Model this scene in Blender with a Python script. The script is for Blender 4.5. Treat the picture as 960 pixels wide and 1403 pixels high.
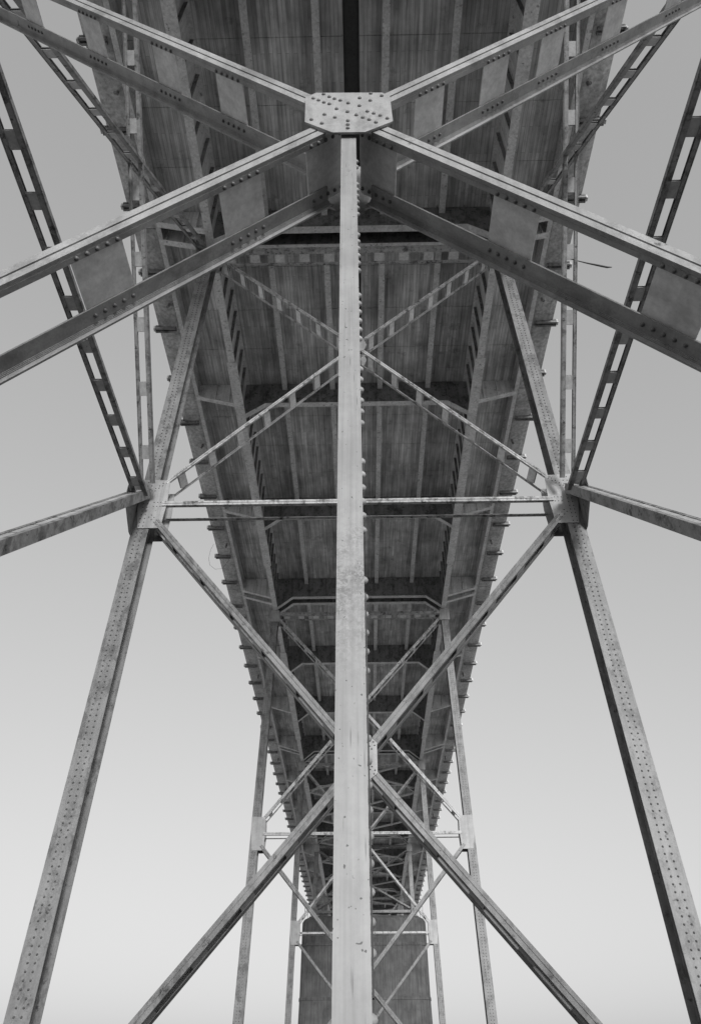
import bpy, math, random
from mathutils import Vector, Matrix
R = math.radians
random.seed(7)
for o in list(bpy.data.objects): bpy.data.objects.remove(o)
sc = bpy.context.scene
COL = sc.collection
EYE = 1.65                                   # camera height; every height below is written from eye level and lifted by this
# ------------------------------------------------------------------ camera
def basis(pitch, yaw, roll):
    y, p, r = R(yaw), R(pitch), R(roll)
    ex = Vector((math.cos(y), -math.sin(y), 0)); ey = Vector((math.sin(y), math.cos(y), 0)); ez = Vector((0, 0, 1))
    F = math.cos(p)*ey + math.sin(p)*ez; V = -math.sin(p)*ey + math.cos(p)*ez
    return math.cos(r)*ex - math.sin(r)*V, math.sin(r)*ex + math.cos(r)*V, F
cd = bpy.data.cameras.new('camera'); cam = bpy.data.objects.new('camera', cd); COL.objects.link(cam)
U, V, F = basis(39.81, -0.825, 0.25)
m = Matrix((U, V, -F)).transposed().to_4x4(); m.translation = Vector((0.042, 0, EYE))
cam.matrix_world = m
cd.sensor_fit = 'VERTICAL'; cd.sensor_height = 36; cd.sensor_width = 36; cd.lens = 1009/1403*36
cd.clip_start = 0.05; cd.clip_end = 6000
sc.camera = cam
# ------------------------------------------------------------------ light
SUN_EL, SUN_AZ = 14.0, 14.0                  # azimuth measured from straight behind the camera towards the right
sdir = Vector((math.sin(R(SUN_AZ))*math.cos(R(SUN_EL)), -math.cos(R(SUN_AZ))*math.cos(R(SUN_EL)), math.sin(R(SUN_EL))))
w = bpy.data.worlds.new('World'); sc.world = w; w.use_nodes = True
nt = w.node_tree; bg = nt.nodes['Background']
sky = nt.nodes.new('ShaderNodeTexSky'); sky.sky_type = 'NISHITA'; sky.sun_disc = False
sky.sun_elevation = R(SUN_EL); sky.sun_rotation = math.atan2(sdir.x, sdir.y)
sky.air_density = 1.0; sky.dust_density = 5.0; sky.ozone_density = 1.0
bw = nt.nodes.new('ShaderNodeRGBToBW'); nt.links.new(sky.outputs[0], bw.inputs[0]); 
p1 = nt.nodes.new('ShaderNodeMath'); p1.operation = 'POWER'; p1.inputs[1].default_value = 0.5; nt.links.new(bw.outputs[0], p1.inputs[0])   # power curve evens out the whole sky gradient
p2 = nt.nodes.new('ShaderNodeMath'); p2.operation = 'MULTIPLY'; p2.inputs[1].default_value = 1.62; nt.links.new(p1.outputs[0], p2.inputs[0]); nt.links.new(p2.outputs[0], bg.inputs[0])
bg.inputs[1].default_value = 0.15
sl = bpy.data.lights.new('sun', 'SUN'); sl.energy = 1.4; sl.angle = R(10); sl.color = (1, 1, 1)
so = bpy.data.objects.new('sun', sl); COL.objects.link(so); so.rotation_euler = sdir.to_track_quat('Z', 'Y').to_euler(); so.location = (20, -30, 40)
sc.view_settings.view_transform = 'Standard'; sc.view_settings.look = 'None'; sc.view_settings.gamma = 1
sc.view_settings.exposure = 0.85
# ------------------------------------------------------------------ materials (the photograph is black and white: every colour is a grey)
def mat(name): 
    M = bpy.data.materials.new(name); M.use_nodes = True
    n = M.node_tree.nodes; return M, n, M.node_tree.links, n['Principled BSDF']
def ramp(n, pts):
    r = n.new('ShaderNodeValToRGB'); e = r.color_ramp.elements
    while len(e) > len(pts): e.remove(e[-1])
    while len(e) < len(pts): e.new(0.5)
    for q, (p, v) in zip(e, pts): q.position = p; q.color = (v, v, v, 1)
    return r
def mulmix(n, l, a, b, fac=1.0):
    x = n.new('ShaderNodeMix'); x.data_type = 'RGBA'; x.blend_type = 'MULTIPLY'; x.inputs[0].default_value = fac
    l.new(a, x.inputs[6]); l.new(b, x.inputs[7]); return x.outputs[2]
def noise(n, l, vec, scale, detail=4, rough=0.6, sc3=None):
    if sc3:
        mp = n.new('ShaderNodeMapping'); mp.inputs['Scale'].default_value = sc3; l.new(vec, mp.inputs[0]); vec = mp.outputs[0]
    t = n.new('ShaderNodeTexNoise'); t.inputs['Scale'].default_value = scale; t.inputs['Detail'].default_value = detail; t.inputs['Roughness'].default_value = rough
    l.new(vec, t.inputs['Vector']); return t.outputs[0]
def steel(name, base, rough=0.5, speck=0.64, patch=(0.3, 0.7, 0.72, 1.08), fine=26.0, rustv=0.22, grit=0.0):
    M, n, l, b = mat(name)
    g = n.new('ShaderNodeNewGeometry'); pos = g.outputs['Position']
    cb = n.new('ShaderNodeRGB'); cb.outputs[0].default_value = (base, base, base, 1)
    r1 = ramp(n, [(patch[0], patch[2]), (patch[1], patch[3])]); l.new(noise(n, l, pos, 1.3, 6, 0.65), r1.inputs[0])
    r2 = ramp(n, [(0.25, 0.82), (0.75, 1.08)]); l.new(noise(n, l, pos, fine, 3), r2.inputs[0])
    r3 = ramp(n, [(speck, 1.0), (speck+0.05, rustv)]); l.new(noise(n, l, pos, 5.0, 8, 0.72), r3.inputs[0])
    c = mulmix(n, l, cb.outputs[0], r1.outputs[0]); c = mulmix(n, l, c, r2.outputs[0]); c = mulmix(n, l, c, r3.outputs[0])
    r4 = ramp(n, [(0.3, 0.8), (0.6, 1.04)]); l.new(noise(n, l, pos, 9.0, 3, 0.5, (1, 1, 0.05)), r4.inputs[0]); c = mulmix(n, l, c, r4.outputs[0])
    if grit:
        r5 = ramp(n, [(0.50, 1.0), (0.60, grit)]); l.new(noise(n, l, pos, 2.6, 9, 0.78, (1, 1, 0.6)), r5.inputs[0]); c = mulmix(n, l, c, r5.outputs[0])
    l.new(c, b.inputs['Base Color']); b.inputs['Roughness'].default_value = rough
    bp = n.new('ShaderNodeBump'); bp.inputs['Strength'].default_value = 0.15; bp.inputs['Distance'].default_value = 0.01
    l.new(noise(n, l, pos, 30, 3), bp.inputs['Height']); l.new(bp.outputs[0], b.inputs['Normal'])
    return M
STEEL = steel('painted_steel', 0.235, grit=0.5, speck=0.60, patch=(0.3, 0.7, 0.7, 1.12))
STEEL_PALE = steel('pale_painted_steel', 0.52, grit=0.3, speck=0.575)
STEEL_DECK = steel('deck_steel', 0.78, rough=0.6, speck=0.59, rustv=0.4)
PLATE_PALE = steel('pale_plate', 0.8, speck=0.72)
STEEL_NEAR = steel('near_painted_steel', 0.37, grit=0.72, speck=0.655, fine=60.0, patch=(0.3, 0.7, 0.68, 1.1))
STEEL_OLD = steel('weathered_steel', 0.26, grit=0.4, rough=0.6, speck=0.58)
BATTEN = steel('plate_steel', 0.40, speck=0.64, patch=(0.3, 0.7, 0.72, 1.1))
RUST = steel('rusty_rivet', 0.09, rough=0.7)
RIVET = steel('near_rivet', 0.15, rough=0.45, speck=0.8)
DARK = steel('dark_matte', 0.05, rough=0.7)  # near-black for cables, edge strip and the painted shade of the median slot
WHITE = steel('white_tip_gleam', 0.6, rough=0.35, speck=0.9)  # near-white colour paints in the sunlit gleam of the outrigger tips
# post: mottled stains on a pale painted face
def post_mat():
    M, n, l, b = mat('post_paint'); g = n.new('ShaderNodeNewGeometry'); pos = g.outputs['Position']
    cb = n.new('ShaderNodeRGB'); cb.outputs[0].default_value = (0.31, 0.31, 0.31, 1)
    r1 = ramp(n, [(0.35, 0.92), (0.65, 1.03)]); l.new(noise(n, l, pos, 6, 5, 0.6, (1, 1, 0.25)), r1.inputs[0])
    r2 = ramp(n, [(0.70, 1.0), (0.74, 0.25)]); l.new(noise(n, l, pos, 48, 2, 0.5), r2.inputs[0])
    r5 = ramp(n, [(0.3, 0.86), (0.6, 1.05)]); l.new(noise(n, l, pos, 60, 2, 0.5, (1, 1, 0.02)), r5.inputs[0])
    c = mulmix(n, l, cb.outputs[0], r1.outputs[0]); c = mulmix(n, l, c, r2.outputs[0]); c = mulmix(n, l, c, r5.outputs[0])
    vr = n.new('ShaderNodeTexVoronoi'); vr.inputs['Scale'].default_value = 1; mpv = n.new('ShaderNodeMapping'); mpv.inputs['Scale'].default_value = (42, 42, 3.2); l.new(pos, mpv.inputs[0]); l.new(mpv.outputs[0], vr.inputs['Vector'])
    rv = ramp(n, [(0.06, 0.45), (0.16, 1.0)]); l.new(vr.outputs['Distance'], rv.inputs[0]); c = mulmix(n, l, c, rv.outputs[0], 0.8)
    rw = ramp(n, [(0.42, 0.87), (0.58, 1.03)]); l.new(noise(n, l, pos, 2.2, 8, 0.75), rw.inputs[0]); c = mulmix(n, l, c, rw.outputs[0])
    # one grimy band low on the post, as worn there
    sp = n.new('ShaderNodeSeparateXYZ'); l.new(pos, sp.inputs[0])
    mr = ramp(n, [(0.0, 0.0), (0.45, 1.0), (0.62, 0.8), (1.0, 0.0)])
    ma = n.new('ShaderNodeMapRange'); ma.inputs[1].default_value = 2.95; ma.inputs[2].default_value = 4.0; l.new(sp.outputs[2], ma.inputs[0]); l.new(ma.outputs[0], mr.inputs[0])
    nb = ramp(n, [(0.38, 0.0), (0.58, 1.0)]); l.new(noise(n, l, pos, 55, 6, 0.75), nb.inputs[0])
    nb2 = ramp(n, [(0.30, 0.15), (0.60, 1.0)]); l.new(noise(n, l, pos, 9, 4, 0.6), nb2.inputs[0])
    mm = n.new('ShaderNodeMath'); mm.operation = 'MULTIPLY'; l.new(mr.outputs[0], mm.inputs[0]); l.new(nb.outputs[0], mm.inputs[1])
    m2 = n.new('ShaderNodeMath'); m2.operation = 'MULTIPLY'; l.new(mm.outputs[0], m2.inputs[0]); l.new(nb2.outputs[0], m2.inputs[1])
    x = n.new('ShaderNodeMix'); x.data_type = 'RGBA'; l.new(m2.outputs[0], x.inputs[0]); l.new(c, x.inputs[6]); x.inputs[7].default_value = (0.12, 0.12, 0.12, 1)
    l.new(x.outputs[2], b.inputs['Base Color']); b.inputs['Roughness'].default_value = 0.5
    return M
POST = post_mat()
def concrete(name, base, boards=True):
    M, n, l, b = mat(name); g = n.new('ShaderNodeNewGeometry'); pos = g.outputs['Position']
    sp = n.new('ShaderNodeSeparateXYZ'); l.new(pos, sp.inputs[0])
    cb = n.new('ShaderNodeRGB'); cb.outputs[0].default_value = (base, base, base, 1)
    r1 = ramp(n, [(0.35, 0.66), (0.65, 1.15)]); l.new(noise(n, l, pos, 0.6, 6, 0.62), r1.inputs[0])
    c = mulmix(n, l, cb.outputs[0], r1.outputs[0])
    sv = (1, 0.06, 1) if boards else (1, 1, 0.05)
    r2 = ramp(n, [(0.32, 0.58), (0.62, 1.1)]); l.new(noise(n, l, pos, 6, 4, 0.65, sv), r2.inputs[0]); c = mulmix(n, l, c, r2.outputs[0])
    r3 = ramp(n, [(0.57, 1.0), (0.70, 0.55)]); l.new(noise(n, l, pos, 1.3, 8, 0.75), r3.inputs[0]); c = mulmix(n, l, c, r3.outputs[0])
    bp = n.new('ShaderNodeBump'); bp.inputs['Strength'].default_value = 0.3; bp.inputs['Distance'].default_value = 0.02
    if boards:
        cx = n.new('ShaderNodeCombineXYZ'); l.new(sp.outputs[1], cx.inputs[0]); l.new(sp.outputs[0], cx.inputs[1])
        br = n.new('ShaderNodeTexBrick'); l.new(cx.outputs[0], br.inputs['Vector']); br.offset = 0.37; br.inputs['Scale'].default_value = 1
        br.inputs['Brick Width'].default_value = 2.9; br.inputs['Row Height'].default_value = 0.16; br.inputs['Mortar Size'].default_value = 0.012; br.inputs['Mortar Smooth'].default_value = 0.4
        br.inputs['Color1'].default_value = (0.84, 0.84, 0.84, 1); br.inputs['Color2'].default_value = (1.1, 1.1, 1.1, 1); br.inputs['Mortar'].default_value = (0.62, 0.62, 0.62, 1)
        c = mulmix(n, l, c, br.outputs[0]); l.new(br.outputs[0], bp.inputs['Height'])
    else:
        l.new(noise(n, l, pos, 8, 5), bp.inputs['Height'])
    l.new(bp.outputs[0], b.inputs['Normal'])
    l.new(c, b.inputs['Base Color']); b.inputs['Roughness'].default_value = 0.85
    return M
SLAB = concrete('board_formed_concrete', 0.66)
FASCIA = concrete('fascia_concrete', 0.60, False)
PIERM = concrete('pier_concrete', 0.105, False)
def ground_mat():
    M, n, l, b = mat('dry_ground'); g = n.new('ShaderNodeNewGeometry'); pos = g.outputs['Position']
    r1 = ramp(n, [(0.3, 0.30), (0.7, 0.45)]); l.new(noise(n, l, pos, 0.2, 8, 0.7), r1.inputs[0])
    l.new(r1.outputs[0], b.inputs['Base Color']); b.inputs['Roughness'].default_value = 0.95; return M
GROUND = ground_mat()
BOUNCE_CUT = concrete('bounce_cut_dark', 0.055, False)  # near-black ground colour, keeps bounced light off the near undersides
# ------------------------------------------------------------------ mesh helpers
class MB:
    def __init__(s): s.v = []; s.f = []
    def box(s, c, ax, ay, az, hx, hy, hz):
        c = Vector(c); i = len(s.v)
        for a in (-1, 1):
            for b in (-1, 1):
                for d in (-1, 1): s.v.append(c + ax*hx*a + ay*hy*b + az*hz*d)
        s.f += [tuple(i+k for k in q) for q in ((0,1,3,2),(4,6,7,5),(0,4,5,1),(2,3,7,6),(0,2,6,4),(1,5,7,3))]
        return s
    def abox(s, x0, x1, y0, y1, z0, z1):
        return s.box(((x0+x1)/2, (y0+y1)/2, (z0+z1)/2), X, Y, Z, abs(x1-x0)/2, abs(y1-y0)/2, abs(z1-z0)/2)
    def prism(s, pts, d):                     # polygon (Vectors) extruded by vector d
        i = len(s.v); k = len(pts); s.v += [Vector(p) for p in pts] + [Vector(p)+d for p in pts]
        s.f.append(tuple(range(i, i+k))); s.f.append(tuple(range(i+2*k-1, i+k-1, -1)))
        for q in range(k): s.f.append((i+q, i+k+q, i+k+(q+1) % k, i+(q+1) % k))
        return s
    def dome(s, c, nrm, r, h=None, seg=8, rings=2):
        h = h or r*0.8; c = Vector(c); nrm = Vector(nrm).normalized(); t = nrm.orthogonal().normalized(); u = nrm.cross(t)
        i = len(s.v)
        for k in range(rings):
            a = k/rings*math.pi/2
            for q in range(seg):
                an = q*2*math.pi/seg; s.v.append(c + (t*math.cos(an)+u*math.sin(an))*r*math.cos(a) + nrm*h*math.sin(a))
        s.v.append(c+nrm*h); top = len(s.v)-1
        for k in range(rings-1):
            for q in range(seg): s.f.append((i+k*seg+q, i+k*seg+(q+1) % seg, i+(k+1)*seg+(q+1) % seg, i+(k+1)*seg+q))
        k = rings-1
        for q in range(seg): s.f.append((i+k*seg+q, i+k*seg+(q+1) % seg, top))
        return s
    def tube(s, pts, rad, seg=6):
        i0 = len(s.v); n = len(pts); pts = [Vector(p) for p in pts]
        for k, p in enumerate(pts):
            d = (pts[min(k+1, n-1)]-pts[max(k-1, 0)]).normalized(); t = d.cross(Vector((0.13, 0.2, 1))).normalized(); u = d.cross(t)
            rr = rad[k] if isinstance(rad, (list, tuple)) else rad
            for q in range(seg):
                a = q*2*math.pi/seg; s.v.append(p + (t*math.cos(a)+u*math.sin(a))*rr)
        for k in range(n-1):
            for q in range(seg): s.f.append((i0+k*seg+q, i0+k*seg+(q+1) % seg, i0+(k+1)*seg+(q+1) % seg, i0+(k+1)*seg+q))
        s.f.append(tuple(i0+q for q in range(seg))[::-1]); s.f.append(tuple(i0+(n-1)*seg+q for q in range(seg)))
        return s
    def mesh(s, name, M, smooth=False):
        me = bpy.data.meshes.new(name); me.from_pydata([tuple(v) for v in s.v], [], s.f); me.materials.append(M)
        if smooth: me.polygons.foreach_set('use_smooth', [True]*len(me.polygons))
        me.update(); return me
    def build(s, name, M, parent=None, stuff=False, smooth=False):
        return place(s.mesh(name, M, smooth), name, parent, None, stuff)
X, Y, Z = Vector((1,0,0)), Vector((0,1,0)), Vector((0,0,1))
def place(me, name, parent=None, matrix=None, stuff=False):
    o = bpy.data.objects.new(name, me); COL.objects.link(o)
    if parent: o.parent = parent
    if matrix is not None: o.matrix_local = matrix
    if stuff: o['kind'] = 'stuff'
    return o
def frame(c, ax, ay, az):
    mm = Matrix((ax, ay, az)).transposed().to_4x4(); mm.translation = Vector(c); return mm
def thing(name, label, cat, loc=(0,0,0), group=None):
    o = bpy.data.objects.new(name, None); COL.objects.link(o); o.location = loc; o['label'] = label; o['category'] = cat
    o.empty_display_size = 0.3
    if group: o['group'] = group
    return o
def tag(o, label, cat, group=None):
    o['label'] = label; o['category'] = cat
    if group: o['group'] = group
    return o
_cache = {}
def rivet_mesh(r, M, h=None):
    k = ('rivet', r, M.name, h)
    if k not in _cache: _cache[k] = MB().dome((0,0,0), Z, r, h, 8, 3).mesh('rivet', M, True)
    return _cache[k]
def plate_mesh(a, b, c, M):
    k = ('plate', round(a,3), round(b,3), round(c,3), M.name)
    if k not in _cache: _cache[k] = MB().abox(-a/2, a/2, -b/2, b/2, -c/2, c/2).mesh('batten_plate', M)
    return _cache[k]
# ------------------------------------------------------------------ setting
g = MB(); N = 24
for i in range(N+1):
    for j in range(N+1): g.v.append(Vector((-3000+6000*i/N, -3000+6000*j/N, 0)))
for i in range(N):
    for j in range(N): g.f.append((i*(N+1)+j, (i+1)*(N+1)+j, (i+1)*(N+1)+j+1, i*(N+1)+j+1))
go = g.build('ground', GROUND); go['kind'] = 'structure'
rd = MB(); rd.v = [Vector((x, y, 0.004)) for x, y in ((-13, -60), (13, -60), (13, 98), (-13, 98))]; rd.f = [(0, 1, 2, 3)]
rd = rd.build('bounce_cut_sheet', BOUNCE_CUT); rd['kind'] = 'structure'  # added dark sheet, out of view, cutting ground bounce under the bridge
# ------------------------------------------------------------------ twin-chord brace
def brace(parent, name, P, Q, t, dl, hw, wf, bl=0.3, bs=1.2, pos=None, lip=0.05, M=STEEL, BM=BATTEN, single=True, joined=False, rivets=0, groove=True, twosided=True, rr=0.02, wb=0.8, angle=True):
    """two riveted chords from P to Q (front chord line), the back chord dl away along t; tie plates between them.
    pos: distances along the axis of the tie plates. joined: tie plates in the same mesh (too small to pick apart)."""
    P, Q, t = Vector(P), Vector(Q), Vector(t).normalized()
    a = (Q-P); L = a.length; a.normalize()
    p = a.cross(t).normalized()
    if p.z > 0: p = -p                         # p points to the underside
    mb = MB(); th = 0.016; mid = (P+Q)/2
    h = hw/2
    if groove:                                 # face of two angles with an open joint between
        gp = 0.014
        for sg in (-1, 1): mb.box(mid + p*sg*(h/2+gp/4) + t*(-th/2), a, p, t, L/2, h/2-gp/2, th/2)
        mb.box(mid + t*(th/2+0.001), a, p, t, L/2-0.002, h-0.004, th/2)
    else: mb.box(mid, a, p, t, L/2, h, th/2)
    for sg in (-1, 1):                         # flanges of the front chord, turned inward
        mb.box(mid + p*sg*(h-th/2-0.002) + t*(th+0.002+wf/2), a, p, t, L/2, th/2, wf/2)
    for sg in ((1,) if angle else (-1, 1)):    # back chord: an angle (flange and a lip below it), or a full channel
        mb.box(mid + p*sg*(h-th/2-0.002) + t*(dl-th/2-0.002-wf*wb), a, p, t, L/2, th/2, wf*wb)
    if angle:
        lp = max(lip, 0.012); mb.box(mid + p*(h-0.015+lp/2) + t*(dl+th/2), a, p, t, L/2, 0.015+lp/2, th/2)
        for k in range(3): mb.box(mid + p*(h+0.001+0.006*k) + t*(dl-0.012+0.004*k), a, p, t, L/2-0.001, 0.003, 0.012-0.004*k)   # root fillet
    else: mb.box(mid + p*lip/2 + t*(dl+th/2), a, p, t, L/2, h+lip/2, th/2)
    if pos is None:
        n = max(1, int(L/bs)); pos = [L*(i+0.5)/n for i in range(n)]
    inner = h-th-0.004-0.006
    if joined:
        for d in pos:
            for sg in ((-1, 1) if twosided else (1,)): mb.box(P+a*d+p*sg*inner+t*(dl/2), a, t, p, bl/2, dl/2-0.02, 0.005)
        return mb.build(name, M, parent)
    o = mb.build(name, M, parent)
    pm = plate_mesh(bl, dl-0.04, 0.011, BM)
    for d in pos:
        for sg in ((1, -1) if twosided else (1,)):
            place(pm, 'batten_plate', o, frame(P+a*d+p*sg*inner+t*(dl/2), a, t, a.cross(t)))
        if rivets:
            rm = rivet_mesh(rr, RIVET, rr*0.9)
            for k in range(rivets):
                e = (k-(rivets-1)/2)*bl/rivets
                for td in (th+0.002+wf*0.55, dl-wf*1.9):
                    zz = p; xx = a; place(rm, 'rivet', o, frame(P+a*(d+e)+p*(h-0.003)+t*td, xx, zz.cross(xx), zz))
    return o
def leg_x(z): return 6.45 - 0.017*(z-13)       # slight batter, z from eye level
# ------------------------------------------------------------------ a trestle bent
def leg(parent, side, zb, zt, d=0.30, w=0.25, rivets=True, pitch=0.15, y=0):
    zb_, zt_ = zb+EYE, zt+EYE
    P = Vector((side*leg_x(zb), y, zb_)); Q = Vector((side*leg_x(zt), y, zt_)); a = (Q-P); L = a.length; a.normalize()
    xx = Y.cross(a).normalized(); mid = (P+Q)/2
    mb = MB()
    mb.box(mid - Y*(d-0.0125), a, xx, Y, L/2, w, 0.0125); mb.box(mid + Y*(d-0.0125), a, xx, Y, L/2, w, 0.0125)
    for sg in (-1, 1):
        mb.box(mid + xx*sg*(w-0.17), a, xx, Y, L/2-0.002, 0.011, d-0.027)
        for yy in (-1, 1): mb.box(mid + xx*sg*(w-0.155) + Y*yy*(d-0.025-0.05), a, xx, Y, L/2-0.004, 0.01, 0.048)
    o = mb.build('leg', STEEL, parent)
    if rivets:
        r = MB(); n = int(L/pitch)
        for k in range(n):
            for dx in (-0.075, 0.075): r.dome(P+a*(k+0.5)*pitch+xx*dx-Y*d, -Y, 0.026, 0.020, 6, 2)
        r.build('rivet_rows', RUST, o, stuff=True)
    return o
def node_gusset(parent, side, zc, y0, kz=1.0, rivets=True, scale=1.0):
    x0 = leg_x(zc)
    pts = [(0.24, 1.02), (-0.60, 0.98), (-0.64, 0.10), (-0.58, -0.92), (0.10, -0.92), (0.24, -0.05)]
    for yy in (y0-0.333, y0+0.313):
        mb = MB(); mb.prism([Vector((side*(x0+dx*scale), yy, zc+EYE+dz*kz)) for dx, dz in pts], Y*0.02)
        o = mb.build('gusset_plate', BATTEN, parent)
        if rivets and yy < y0:
            r = MB()
            def rv(dx, dz): r.dome((side*(x0+dx), yy, zc+EYE+dz), -Y, 0.02, 0.016, 6, 2)
            for k in range(13): rv(-0.06, 0.9-0.145*k); rv(0.06, 0.9-0.145*k)
            for k in range(4): rv(-0.5+0.1*k, 0.85-0.1*k); rv(-0.4+0.1*k, 0.85-0.1*k)
            for k in range(4): rv(-0.55+0.1*k, 0.08); rv(-0.55+0.1*k, -0.08)
            for k in range(4): rv(-0.45+0.09*k, -0.8+0.1*k); rv(-0.52+0.09*k, -0.72+0.1*k)
            r.build('rivet_cluster', RUST, o, stuff=True)
    return o
def bent(name, label, y, zb, zn, zt, zx1, zx2, near=False, joined=False, lowerX=True, group='steel trestle bents under the deck'):
    t = thing('trestle_bent', label, 'trestle bent', (0, y, 0), group)
    for s in (-1, 1): leg(t, s, zb, zt-0.15, rivets=True)
    dl = 0.64; yf = -0.32
    xi = 0.62
    # mid strut, top strut
    xn = leg_x(zn)-0.5; xt = leg_x(zt)-0.3
    brace(t, 'strut', (-xn, yf-0.04, zn+EYE), (xn, yf-0.04, zn+EYE), Y, dl+0.08, 0.17, 0.07, pos=[], joined=True, M=STEEL_PALE, lip=0.0, wb=0.6)
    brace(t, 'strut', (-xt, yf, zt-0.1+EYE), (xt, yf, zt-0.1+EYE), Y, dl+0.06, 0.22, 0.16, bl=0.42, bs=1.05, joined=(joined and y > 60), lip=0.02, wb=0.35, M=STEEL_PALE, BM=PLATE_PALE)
    # upper X
    arms = []
    for s in (-1, 1):
        a0 = Vector((s*(leg_x(zn)-0.45), yf, zn+0.85+EYE)); c = Vector((0, yf, zx2+EYE)); a1 = Vector((s*(leg_x(zt)-0.35), yf, zt-0.55+EYE))
        for e in (a0, a1):
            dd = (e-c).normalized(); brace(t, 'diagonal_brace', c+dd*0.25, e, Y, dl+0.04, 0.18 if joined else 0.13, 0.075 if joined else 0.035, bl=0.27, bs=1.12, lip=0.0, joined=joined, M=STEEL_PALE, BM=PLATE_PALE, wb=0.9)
    g_ = MB()
    for yy in (yf-0.043, yf+dl+0.023): g_.prism([Vector((x, yy, zx2+EYE+z)) for x, z in ((-.3,-.35),(.3,-.35),(.42,0),(.3,.35),(-.3,.35),(-.42,0))], Y*0.02)
    g_.build('gusset_plate', BATTEN, t)
    # lower X
    if lowerX:
        c = Vector((0, yf, zx1+EYE))
        for s in (-1, 1):
            a0 = Vector((s*(leg_x(zn)-0.42), yf, zn-0.65+EYE)); a1 = Vector((s*(leg_x(zb)-0.2), yf, max(zb+0.3, 2*zx1-zn+0.3)+EYE))
            for e in (a0, a1):
                dd = (e-c).normalized(); brace(t, 'diagonal_brace', c+dd*0.38, e, Y, dl, 0.20, 0.08, bl=0.40, bs=1.35, lip=0.0, joined=joined, wb=1.2, angle=False)
        for yy in (yf-0.043, yf+dl+0.023):
            q = MB(); q.prism([Vector((x, yy, zx1+EYE+z)) for x, z in ((-.40,-.36),(-.2,-.52),(.2,-.52),(.40,-.36),(.40,.36),(.3,.46),(-.3,.46),(-.40,.36))], Y*0.02)
            o = q.build('gusset_plate', BATTEN, t)
            if yy < 0:
                r = MB()
                for sx in (-1, 1):
                    for sz in (-1, 1):
                        for k in range(4): r.dome((sx*(0.06+0.085*k), yy, zx1+EYE+sz*(0.08+0.1*k)), -Y, 0.02, 0.016, 6, 2); r.dome((sx*(0.13+0.07*k), yy, zx1+EYE+sz*(0.04+0.085*k)), -Y, 0.02, 0.016, 6, 2)
                r.build('rivet_cluster', RUST, o, stuff=True)
    for s in (-1, 1):
        node_gusset(t, s, zn, 0, rivets=not joined)
        x0 = leg_x(zt)
        cb = MB(); cb.abox(s*x0-0.36, s*x0+0.36, -0.36, 0.36, zt-0.75+EYE, zt+EYE); cb.abox(s*x0-0.30, s*x0+0.30, -0.30, 0.30, zt+0.001+EYE, zt+0.24+EYE)
        cb.build('cap', BATTEN, t)
        bp = MB(); bp.abox(s*leg_x(zb)-0.5, s*leg_x(zb)+0.5, -0.55, 0.55, zb+EYE-0.06, zb+EYE-0.001); bp.build('base_plate', STEEL, t)
        MB().abox(s*leg_x(zb)-0.9, s*leg_x(zb)+0.9, -0.9, 0.9, -0.3, zb+EYE-0.062).build('footing', FASCIA, t)
    return t
ZT = 28.95
YA, YB, YC, YD, YE, YF = 17.3, 2.70, 46.5, 75.8, 105.1, 134.4
bA = bent('A', 'nearest complete trestle bent with riveted box legs left and right of the pale post', YA, -1.3, 14.55, ZT, 6.62, 22.15)
bC = bent('C', 'second trestle bent, legs showing either side of the post at lower height', YC, -1.3, 13.45, ZT, 6.0, 21.55, joined=True)
bD = bent('D', 'third slender trestle bent standing in front of the concrete pier', YD, -1.3, 13.4, ZT, 6.0, 21.5, joined=True)
def short_bent(label, y):
    t = thing('trestle_bent', label, 'trestle bent', (0, y, 0), 'steel trestle bents under the deck')
    zb = 20.4
    for s in (-1, 1): leg(t, s, zb, ZT-0.15, rivets=False)
    xt = 6.0
    brace(t, 'strut', (-xt, -0.3, zb+0.6+EYE), (xt, -0.3, zb+0.6+EYE), Y, 0.6, 0.3, 0.1, pos=[], joined=True)
    brace(t, 'strut', (-xt, -0.3, ZT-0.1+EYE), (xt, -0.3, ZT-0.1+EYE), Y, 0.6, 0.3, 0.1, bs=1.1, joined=True)
    c = Vector((0, -0.3, 24.6+EYE))
    for s in (-1, 1):
        for e in (Vector((s*5.9, -0.3, zb+1.0+EYE)), Vector((s*5.9, -0.3, ZT-0.6+EYE))):
            dd = (e-c).normalized(); brace(t, 'diagonal_brace', c+dd*0.3, e, Y, 0.6, 0.18, 0.09, bs=1.3, joined=True)
    for s in (-1, 1):
        x0 = leg_x(ZT); cb = MB(); cb.abox(s*x0-0.36, s*x0+0.36, -0.36, 0.36, ZT-0.75+EYE, ZT+EYE); cb.abox(s*x0-0.30, s*x0+0.30, -0.30, 0.30, ZT+0.001+EYE, ZT+0.24+EYE); cb.build('cap', BATTEN, t)
    return t
short_bent('short trestle bent standing on top of the concrete pier', YE)
bent('F', 'farthest trestle bent, only its top showing above the concrete pier', YF, -1.3, 13.4, ZT, 6.0, 21.5, joined=True)
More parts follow.
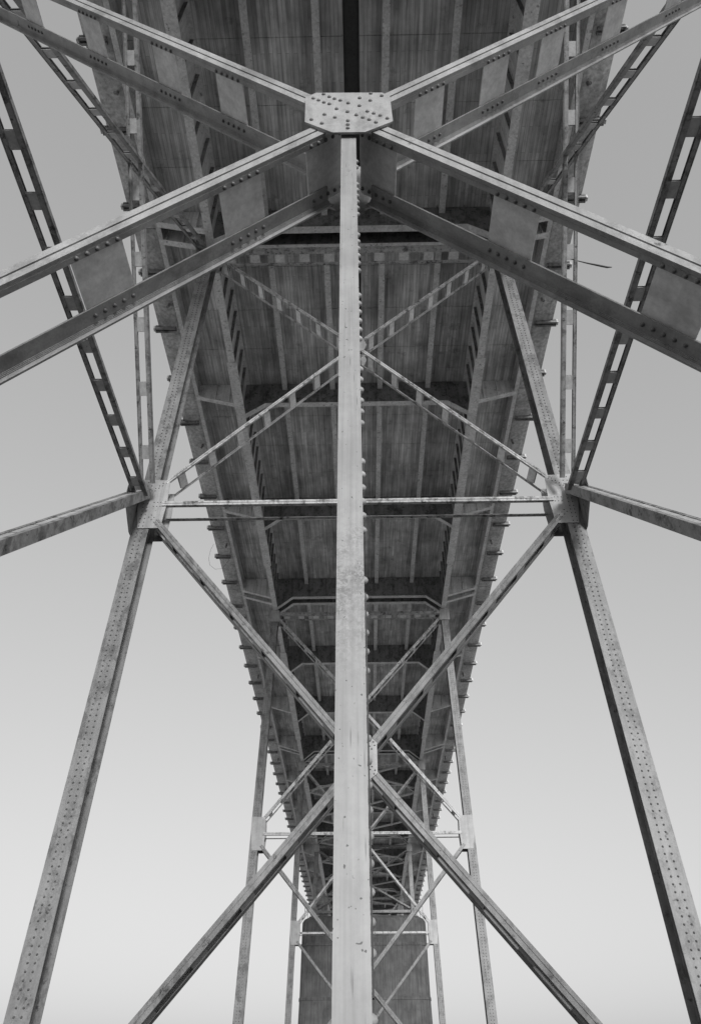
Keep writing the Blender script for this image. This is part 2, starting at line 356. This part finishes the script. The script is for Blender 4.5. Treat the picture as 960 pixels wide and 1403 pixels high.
# ------------------------------------------------------------------ near bent: its big X right overhead
tB = thing('trestle_bent', 'huge near X of twin riveted channels with a hexagonal centre plate overhead', 'trestle bent', (0, YB, 0), 'steel trestle bents under the deck')
ZG, KB, DLB = 6.62, 1.052, 0.58
for s in (-1, 1):
    leg(tB, s, -1.3, ZT-0.15); node_gusset(tB, s, 14.55, 0)
    cb = MB(); x0 = leg_x(ZT); cb.abox(s*x0-0.36, s*x0+0.36, -0.36, 0.36, ZT-0.75+EYE, ZT+EYE); cb.abox(s*x0-0.30, s*x0+0.30, -0.30, 0.30, ZT+0.001+EYE, ZT+0.24+EYE); cb.build('cap', BATTEN, tB)
    bp = MB(); bp.abox(s*leg_x(-1.3)-0.5, s*leg_x(-1.3)+0.5, -0.55, 0.55, EYE-1.36, EYE-1.301); bp.build('base_plate', STEEL, tB)
    MB().abox(s*leg_x(-1.3)-0.9, s*leg_x(-1.3)+0.9, -0.9, 0.9, -0.3, EYE-1.362).build('footing', FASCIA, tB)
yf = -0.02
c = Vector((0, yf, ZG+EYE))
for s in (-1, 1):
    for up in (-1, 1):
        e = Vector((s*6.1, yf, ZG+EYE+up*6.1*KB)); dd = (e-c).normalized(); L = (e-c).length
        pos = {(-1, -1): [0.0, 0.93, 2.25, 3.6, 4.9, 6.5], (1, -1): [0.06, 1.5, 2.88, 4.3, 5.8], (-1, 1): [1.24, 2.34, 3.8, 5.3], (1, 1): [0.67, 1.7, 2.7, 4.0, 5.5]}[(s, up)]
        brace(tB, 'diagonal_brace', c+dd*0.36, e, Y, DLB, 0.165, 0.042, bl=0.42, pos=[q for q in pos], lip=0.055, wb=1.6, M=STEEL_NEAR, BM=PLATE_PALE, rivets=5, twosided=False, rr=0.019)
brace(tB, 'strut', (-6.0, -0.32, 14.55+EYE), (6.0, -0.32, 14.55+EYE), Y, 0.64, 0.2, 0.1, pos=[], joined=True)
brace(tB, 'strut', (-6.0, -0.32, ZT-0.1+EYE), (6.0, -0.32, ZT-0.1+EYE), Y, 0.64, 0.3, 0.1, bl=0.42, bs=1.05, joined=True)
c2 = Vector((0, -0.32, 22.15+EYE))
for s in (-1, 1):
    for e in (Vector((s*5.95, -0.32, 15.4+EYE)), Vector((s*5.85, -0.32, ZT-0.55+EYE))):
        dd = (e-c2).normalized(); brace(tB, 'diagonal_brace', c2+dd*0.25, e, Y, 0.64, 0.15, 0.075, bl=0.26, bs=1.12, joined=True)
hexp = [(-.375, .335), (-.285, .43), (.30, .405), (.365, .33), (.372, -.19), (.137, -.385), (-.13, -.38), (-.363, -.17)]
for yy in (yf-0.045, yf+DLB+0.03):
    o = MB().prism([Vector((x, yy, ZG+EYE+z)) for x, z in hexp], Y*0.018).build('gusset_plate', STEEL_NEAR, tB)
    if yy < 0:
        rm = rivet_mesh(0.018, RIVET, 0.017)
        px = [(300,170),(340,190),(376,204),(416,217),(470,237),(230,198),(268,213),(305,229),(342,240),(548,203),(620,222),(545,257),(625,172),(700,190),(392,275),(465,296),(597,296),(638,310),(680,325),(725,345),(523,319),(565,336),(606,351),(650,369),(312,311),(382,332),(228,343),(298,369),(467,355),(467,380),(467,402)]
        for u_, v_ in px:                      # rivet pattern measured on the plate
            x_ = (u_-470)/576*0.735+0.0; z_ = 0.415-(v_-160)/262*0.79
            if z_ < -0.36: z_ = -0.355
            place(rm, 'rivet', o, frame((x_, yy, ZG+EYE+z_), X, Z, -Y))
# ------------------------------------------------------------------ centre post
tp = thing('steel_post', 'pale slim vertical steel post running up the middle to the hexagonal plate', 'post', (0, YB, 0))
x0, x1 = -0.060, 0.062; ztop = ZG-0.25+EYE
pf = MB(); pf.abox(x0, x1, -0.020, -0.002, 0, ztop); pf.build('front_plate', POST, tp)
for sx, xx in ((-1, -0.047), (1, 0.047)):
    sp_ = MB(); sp_.abox(xx-0.005, xx+0.005, -0.0015, 0.17, 0, ztop-0.004); so_ = sp_.build('side_plate', STEEL_NEAR, tp)
    rm = rivet_mesh(0.022, BATTEN, 0.030)
    zz = 0.25 if sx > 0 else 99
    while zz < ztop-0.3:
        grp = 9 if zz < 2.5 else 6
        for k in range(grp):
            place(rm, 'rivet', so_, frame((sx*0.052, 0.10, zz), Y, Z if sx > 0 else -Z, X*sx))
            zz += 0.092
            if zz > ztop-0.3: break
        zz += 0.20 if zz > 2.5 else 0.09
MB().abox(x0, x1, 0.171, 0.186, 0, ztop-0.002).build('back_plate', STEEL_NEAR, tp)
MB().abox(0.064, 0.070, -0.018, 0.02, 0.3+EYE, 1.78+EYE).build('edge_strip', DARK, tp)
MB().abox(-0.14, 0.14, -0.10, 0.26, -0.02, 0.02).build('base_plate', STEEL_NEAR, tp)
# ------------------------------------------------------------------ longitudinal bracing between the two near bents
side_word = {-1: 'left', 1: 'right'}
grp = 'longitudinal members tying the two near bents'
def ladder(name, label, s, ya, za, yb, zb, bs, bl, hw=0.17, dl=0.42, pos=None, M=STEEL_OLD):
    P = Vector((s*(leg_x((za+zb)/2)+0.21), ya, za+EYE)); Q = Vector((P.x, yb, zb+EYE))
    base = Vector((P.x, (ya+yb)/2, 0))
    t = thing(name, label, 'brace', base, grp)
    brace(t, 'chords', P-base, Q-base, Vector((-s, 0, 0)), dl, hw, 0.07, bl=bl, bs=bs, pos=pos, lip=0.0, M=M, groove=False, angle=False)
    return t
for s in (-1, 1):
    n_ = side_word[s]
    ladder('longitudinal_strut', f'steep {n_} hand ladder-like strut rising from the riveted joint to the frame edge', s, YA-0.9, 14.45, YB+0.4, 14.45, 1.12, 0.36, 0.11)
    ladder('diagonal_tie', f'upright {n_} ladder-like tie climbing in front of the deck edge', s, YA-0.9, 14.9, YB+0.5, ZT-0.6, 1.75, 0.42, 0.10)
    ladder('diagonal_tie', f'slanting {n_} ladder-like tie from the upper corner to the leg top', s, YA-0.6, ZT-0.6, YB+0.5, 15.0, 1.35, 0.34, 0.10)
    ladder('lower_diagonal', f'heavy {n_} channel brace running from the joint down out of the frame', s, YA-0.5, 14.85, YB+0.5, 0.2, 1.0, 0.97, 0.28, 0.44)
# outer joint plates where the longitudinal members meet the nearest legs
    for yy, z_, nm in ((YA-0.55, 14.3, 'joint'), (YA-0.55+0, ZT-0.9, 'top')):
        xx = s*(leg_x(z_)+0.262)
        o = MB().prism([Vector((0, a, b)) for a, b in ((-0.75, 0.5), (-0.1, 1.0), (0.75, 0.9), (0.75, -0.9), (0.1, -0.9), (-0.75, -0.35))], X*0.018*s).build('side_gusset', STEEL, bA)
        o.location = (xx, -0.55+0.0, z_+EYE)
# ------------------------------------------------------------------ deck
FBS = 9.77; Y0 = 17.3
ZS, ZFB, ZST, ZGD = 32.0+EYE, 30.25+EYE, 31.45+EYE, 29.2+EYE
GX = 6.17; SX = (1.31, 3.95); EX0, EX1 = 8.92, 10.02
K0, K1, KN = -3, 6, 24
deck = thing('bridge_deck', 'board-formed concrete bridge deck on steel girders running away overhead', 'bridge deck', (0, Y0, 0))
cols = [(-EX0-0.0, -GX), (-GX, -SX[1]), (-SX[1], -SX[0]), (-SX[0], -0.30), (0.30, SX[0]), (SX[0], SX[1]), (SX[1], GX), (GX, EX0)]
far = MB(); pcache = {}
for k in range(K0, KN):
    for r_ in range(4):
        ya = k*FBS + r_*FBS/4; yb = ya+FBS/4
        for (xa, xb) in cols:
            if k < K1:
                key = (round(xb-xa, 3),)
                if key not in pcache:
                    wv, lv = (xb-xa)/2-0.004, FBS/8-0.006
                    mb = MB(); i = 0
                    mb.v = [Vector((sx*(wv-(0.02 if z_ == 0 else 0)), sy*(lv-(0.025 if z_ == 0 else 0)), z_)) for z_ in (0, 0.015, 0.22) for sx, sy in ((-1,-1),(1,-1),(1,1),(-1,1))]
                    mb.f = [(3,2,1,0)] + [(q+4*j, (q+1) % 4+4*j, (q+1) % 4+4*j+4, q+4*j+4) for j in (0, 1) for q in range(4)] + [(8,9,10,11)]
                    pcache[key] = mb.mesh('slab_panel', SLAB)
                place(pcache[key], 'slab_panel', deck, Matrix.Translation(((xa+xb)/2, (ya+yb)/2, ZS + random.uniform(-0.004, 0.004))))
            else: far.abox(xa+0.01, xb-0.01, ya+0.01, yb-0.01, ZS, ZS+0.22)
far.build('far_slab', SLAB, deck, stuff=True)
ya, yb = K0*FBS, (KN)*FBS
MB().abox(-EX1, EX1, ya, yb, ZS+0.225, ZS+0.42).build('road_slab', FASCIA, deck)
MB().abox(-0.30, 0.30, ya, yb, ZS+0.12, ZS+0.22).build('median_slot_shade', DARK, deck)  # near-black plate paints in the unlit depth of the covered slot
# girders with cover plates and stiffeners
for s in (-1, 1):
    mb = MB(); xg = s*GX
    mb.abox(xg-0.012, xg+0.012, ya, yb, ZGD+0.05, ZS-0.05); mb.abox(xg-0.2, xg+0.2, ya, yb, ZS-0.049, ZS-0.004); mb.abox(xg-0.17, xg+0.17, ya, yb, ZGD+0.02, ZGD+0.05)
    go_ = mb.build('girder', STEEL_DECK, deck)
    for k in range(-1, 5):
        cv = MB(); kk = k*3
        if kk*FBS > yb: break
        c0 = kk*FBS+0.5; cv.abox(xg-0.25, xg+0.25, c0+5.5, c0+22.8, ZGD-0.02, ZGD+0.019); cv.build('cover_plate', STEEL_DECK, go_)
        cv = MB(); cv.abox(xg-0.21, xg+0.21, c0+8.6, c0+19.7, ZGD-0.042, ZGD-0.021); cv.build('cover_plate', STEEL_DECK, go_)
    sm = MB().abox(0, 0.15, -0.012, 0.012, ZGD+0.055, ZS-0.06).mesh('stiffener', STEEL_OLD)
    stf = MB()
    for k in range(K0, 14):
        for q in range(1, 8):
            yy = k*FBS+q*FBS/8
            for sd in (-1, 1):
                xo = xg+sd*0.013
                if -1 <= k < 4 and sd == -s: place(sm, 'stiffener', go_, Matrix.Translation((xo, yy, 0)) @ Matrix.Scale(sd, 4, X))
                else: stf.abox(xo, xo+sd*0.15, yy-0.012, yy+0.012, ZGD+0.055, ZS-0.06)
    stf.build('far_stiffeners', STEEL_OLD, go_, stuff=True)
    for x_ in SX:
        xx = s*x_; mb = MB(); mb.abox(xx-0.14, xx+0.14, ya, yb, ZST, ZST+0.025); mb.abox(xx-0.008, xx+0.008, ya, yb, ZST+0.026, ZS-0.026); mb.abox(xx-0.1, xx+0.1, ya, yb, ZS-0.025, ZS-0.004)
        mb.build('stringer', STEEL_DECK, deck)
    # outer stringer and concrete fascia
    xx = s*8.80; mb = MB(); mb.abox(xx-0.11, xx+0.11, ya, yb, 31.10+EYE, 31.125+EYE); mb.abox(xx-0.008, xx+0.008, ya, yb, 31.127+EYE, ZS-0.03); mb.abox(xx-0.11, xx+0.11, ya, yb, ZS-0.029, ZS-0.005)
    mb.build('outer_stringer', STEEL_DECK, deck)
    for k in range(K0, KN):
        mb = MB(); a_, b_ = k*FBS+0.02, (k+1)*FBS-0.02
        prof = [(8.99, 31.32), (9.75, 31.32), (EX1, 31.42), (EX1, 33.6), (EX1-0.3, 33.6), (EX1-0.35, 32.45), (8.99, 32.2)]
        mb.prism([Vector((s*px_, a_, pz_+EYE)) for px_, pz_ in prof], Y*(b_-a_)); mb.build('fascia_beam', FASCIA, deck)
# floor beams (pairs over each bent), with knees, stiffeners and cantilever brackets
def floor_beam(yc, near):
    xe = GX-0.02; mb = MB(); xk = 4.95; zk = ZGD+0.10
    mb.prism([Vector((x_, yc-0.006, z_)) for x_, z_ in ((-xe, ZS-0.03), (xe, ZS-0.03), (xe, zk), (xk, ZFB), (-xk, ZFB), (-xe, zk))], Y*0.012)
    fl = MB(); fl.abox(-xk, xk, yc-0.15, yc+0.15, ZFB-0.03, ZFB-0.001)
    for s in (-1, 1):
        p, q = Vector((s*(xk+0.001), yc, ZFB-0.016)), Vector((s*(xe-0.05), yc, zk-0.016)); a = (q-p).normalized(); fl.box((p+q)/2, a, Y, a.cross(Y), (q-p).length/2, 0.15, 0.014)
    o = mb.build('floor_beam', STEEL_OLD, deck); fl.build('bottom_flange', STEEL_DECK, o)
    st = MB()
    for x_ in (-5.0, -3.75, -2.5, -1.1, 0.05, 1.1, 2.5, 3.75, 5.0):
        for sd in (-1, 1): st.abox(x_-0.01, x_+0.01, yc+sd*0.007, yc+sd*0.11, ZFB+0.003, ZS-0.035)
    st.build('stiffeners', STEEL_OLD, o, stuff=True)
    for s in (-1, 1):
        mb = MB(); xa, xb = s*(GX+0.014), s*8.78
        za, zb_ = 30.15+EYE, 30.95+EYE
        mb.prism([Vector((xa, yc-0.006, ZS-0.03)), Vector((xb, yc-0.006, ZS-0.03)), Vector((xb, yc-0.006, zb_)), Vector((xa, yc-0.006, za))], Y*0.012)
        p, q = Vector((xa, yc, za-0.016)), Vector((xb, yc, zb_-0.016)); a = (q-p).normalized(); mb.box((p+q)/2, a, Y, a.cross(Y), (q-p).length/2, 0.13, 0.014)
        for f_ in (0.3, 0.6, 0.9):
            xm = xa+(xb-xa)*f_; zm = za+(zb_-za)*f_
            mb.abox(xm-0.01, xm+0.01, yc-0.11, yc-0.007, zm+0.02, ZS-0.035)
        mb.build('bracket', STEEL_DECK, deck)
for k in range(K0, 16):
    if k % 3 == 0:
        for dy in (-0.42, 0.42): floor_beam(k*FBS+dy, k < 6)
    else: floor_beam(k*FBS, k < 6)
for dy in (-0.42, 0.42): floor_beam(YB-Y0+dy, True)
for k in range(6, 14):
    for sgn in (-1, 1):
        p, q = Vector((-sgn*5.9, k*FBS+0.6, 29.6+EYE)), Vector((sgn*5.9, (k+1)*FBS-0.6, 29.6+EYE + 0.0))
        a = (q-p).normalized(); sd = a.cross(Z); mb = MB(); mb.box((p+q)/2 + Z*(0.09*sgn), a, sd, Z, (q-p).length/2, 0.11, 0.075); mb.build('lateral_brace', STEEL_DECK, deck)
# outriggers under the fascia
om = MB(); 
for dy in (-0.09, 0.09): om.abox(-0.85, 0.20, dy-0.045, dy+0.045, -0.16, 0.0)
om.abox(0.0, 0.18, -0.16, 0.16, 0.002, 0.10)
om = om.mesh('outrigger', STEEL_OLD)
capm = MB().abox(-0.05, 0.05, -0.09, 0.09, 0, 0.24).mesh('cap_block', WHITE)
dm = MB().tube([(0,0,0.25),(0,0,-0.15),(0.0,-0.12,-0.38)], 0.07, 8).mesh('drain_pipe', STEEL_OLD)
for k in range(K0, 15):
    for off in (2.2, 5.45, 8.7):
        for s in (-1, 1):
            mm = Matrix.Translation((s*9.98, k*FBS+off, 31.318+EYE)) @ (Matrix.Identity(4) if s > 0 else Matrix.Rotation(math.pi, 4, 'Z'))
            o = place(om, 'outrigger', deck, mm); place(capm, 'cap_block', o, Matrix.Translation((0.24, 0, -0.1)))
    for s in (-1, 1): place(dm, 'drain_pipe', deck, Matrix.Translation((s*9.2, k*FBS+4.0, 31.3+EYE)))
# ------------------------------------------------------------------ piers
def pier(label, y, top):
    t = thing('concrete_pier', label, 'pier', (0, y, 0))
    mb = MB(); n = 10
    def outline(hx, hy, r):
        pts = []
        for qx, qy, a0 in ((1,1,0),(-1,1,90),(-1,-1,180),(1,-1,270)):
            for i in range(n+1):
                a = R(a0+90*i/n); pts.append((qx*(hx-r)+r*math.cos(a), qy*(hy-r)+r*math.sin(a)))
        return pts
    rings = [(8.1, 2.2, 0), (7.8, 1.95, top-9.0), (7.86, 2.01, top-8.98), (7.85, 2.0, top-8.7), (7.78, 1.93, top-8.68), (7.75, 1.9, top-3.4), (7.82, 1.97, top-3.38), (7.82, 1.97, top-3.1), (7.74, 1.89, top-3.08), (7.74, 1.89, top-1.3), (7.72, 1.87, top-0.7), (7.5, 1.7, top-0.35), (7.0, 1.4, top-0.08), (6.6, 1.2, top)]
    m_ = None
    for hx, hy, z in rings:
        pts = outline(hx, hy, min(1.15, hy-0.05)); m_ = len(pts); mb.v += [Vector((x, yy, z)) for x, yy in pts]
    for j in range(len(rings)-1):
        for q in range(m_): mb.f.append((j*m_+q, j*m_+(q+1) % m_, (j+1)*m_+(q+1) % m_, (j+1)*m_+q))
    mb.f.append(tuple(range((len(rings)-1)*m_, len(rings)*m_)))
    mb.build('shaft', PIERM, t)
    for s in (-1, 1):
        rl = MB()
        for i in range(4): rl.abox(s*(6.4+0.35*i)-0.03, s*(6.4+0.35*i)+0.03, -0.9, -0.84, top-0.2, top+1.1)
        for zz in (0.55, 1.05): rl.abox(s*6.4, s*7.45, -0.885, -0.855, top+zz, top+zz+0.05)
        rl.build('guard_rail', STEEL_OLD, t)
        MB().abox(s*leg_x(20.4)-0.6, s*leg_x(20.4)+0.6, -0.6, 0.6, top-0.02, 20.4+EYE).build('bearing_block', PIERM, t)
    return t
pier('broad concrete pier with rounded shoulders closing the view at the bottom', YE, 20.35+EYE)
# ------------------------------------------------------------------ loose wire on the right
pw = [(6.45, 12.39, 20.27), (6.60, 12.39, 20.20), (6.76, 12.39, 20.12), (7.05, 12.39, 19.97), (7.35, 12.39, 19.84), (7.58, 12.39, 19.74), (7.72, 12.39, 19.74)]
wr = MB().tube([(x, y, z+EYE) for x, y, z in pw], [0.010, 0.010, 0.014, 0.022, 0.03, 0.03, 0.012], 6).build('loose_cable', DARK)
tag(wr, 'loose dark cable end hanging in the sky beside the right upright tie', 'cable')
pw = [(-10.15, 41, 31.40), (-10.30, 41, 30.9), (-10.36, 41, 30.2), (-10.2, 41, 29.6), (-9.8, 41, 29.25), (-9.3, 41, 29.3), (-8.95, 41, 30.0), (-8.85, 41, 31.05)]
wr = MB().tube([(x, y, z+EYE) for x, y, z in pw], 0.009, 6).build('loose_cable', DARK)
tag(wr, 'thin slack cable looping below the left deck edge', 'cable')
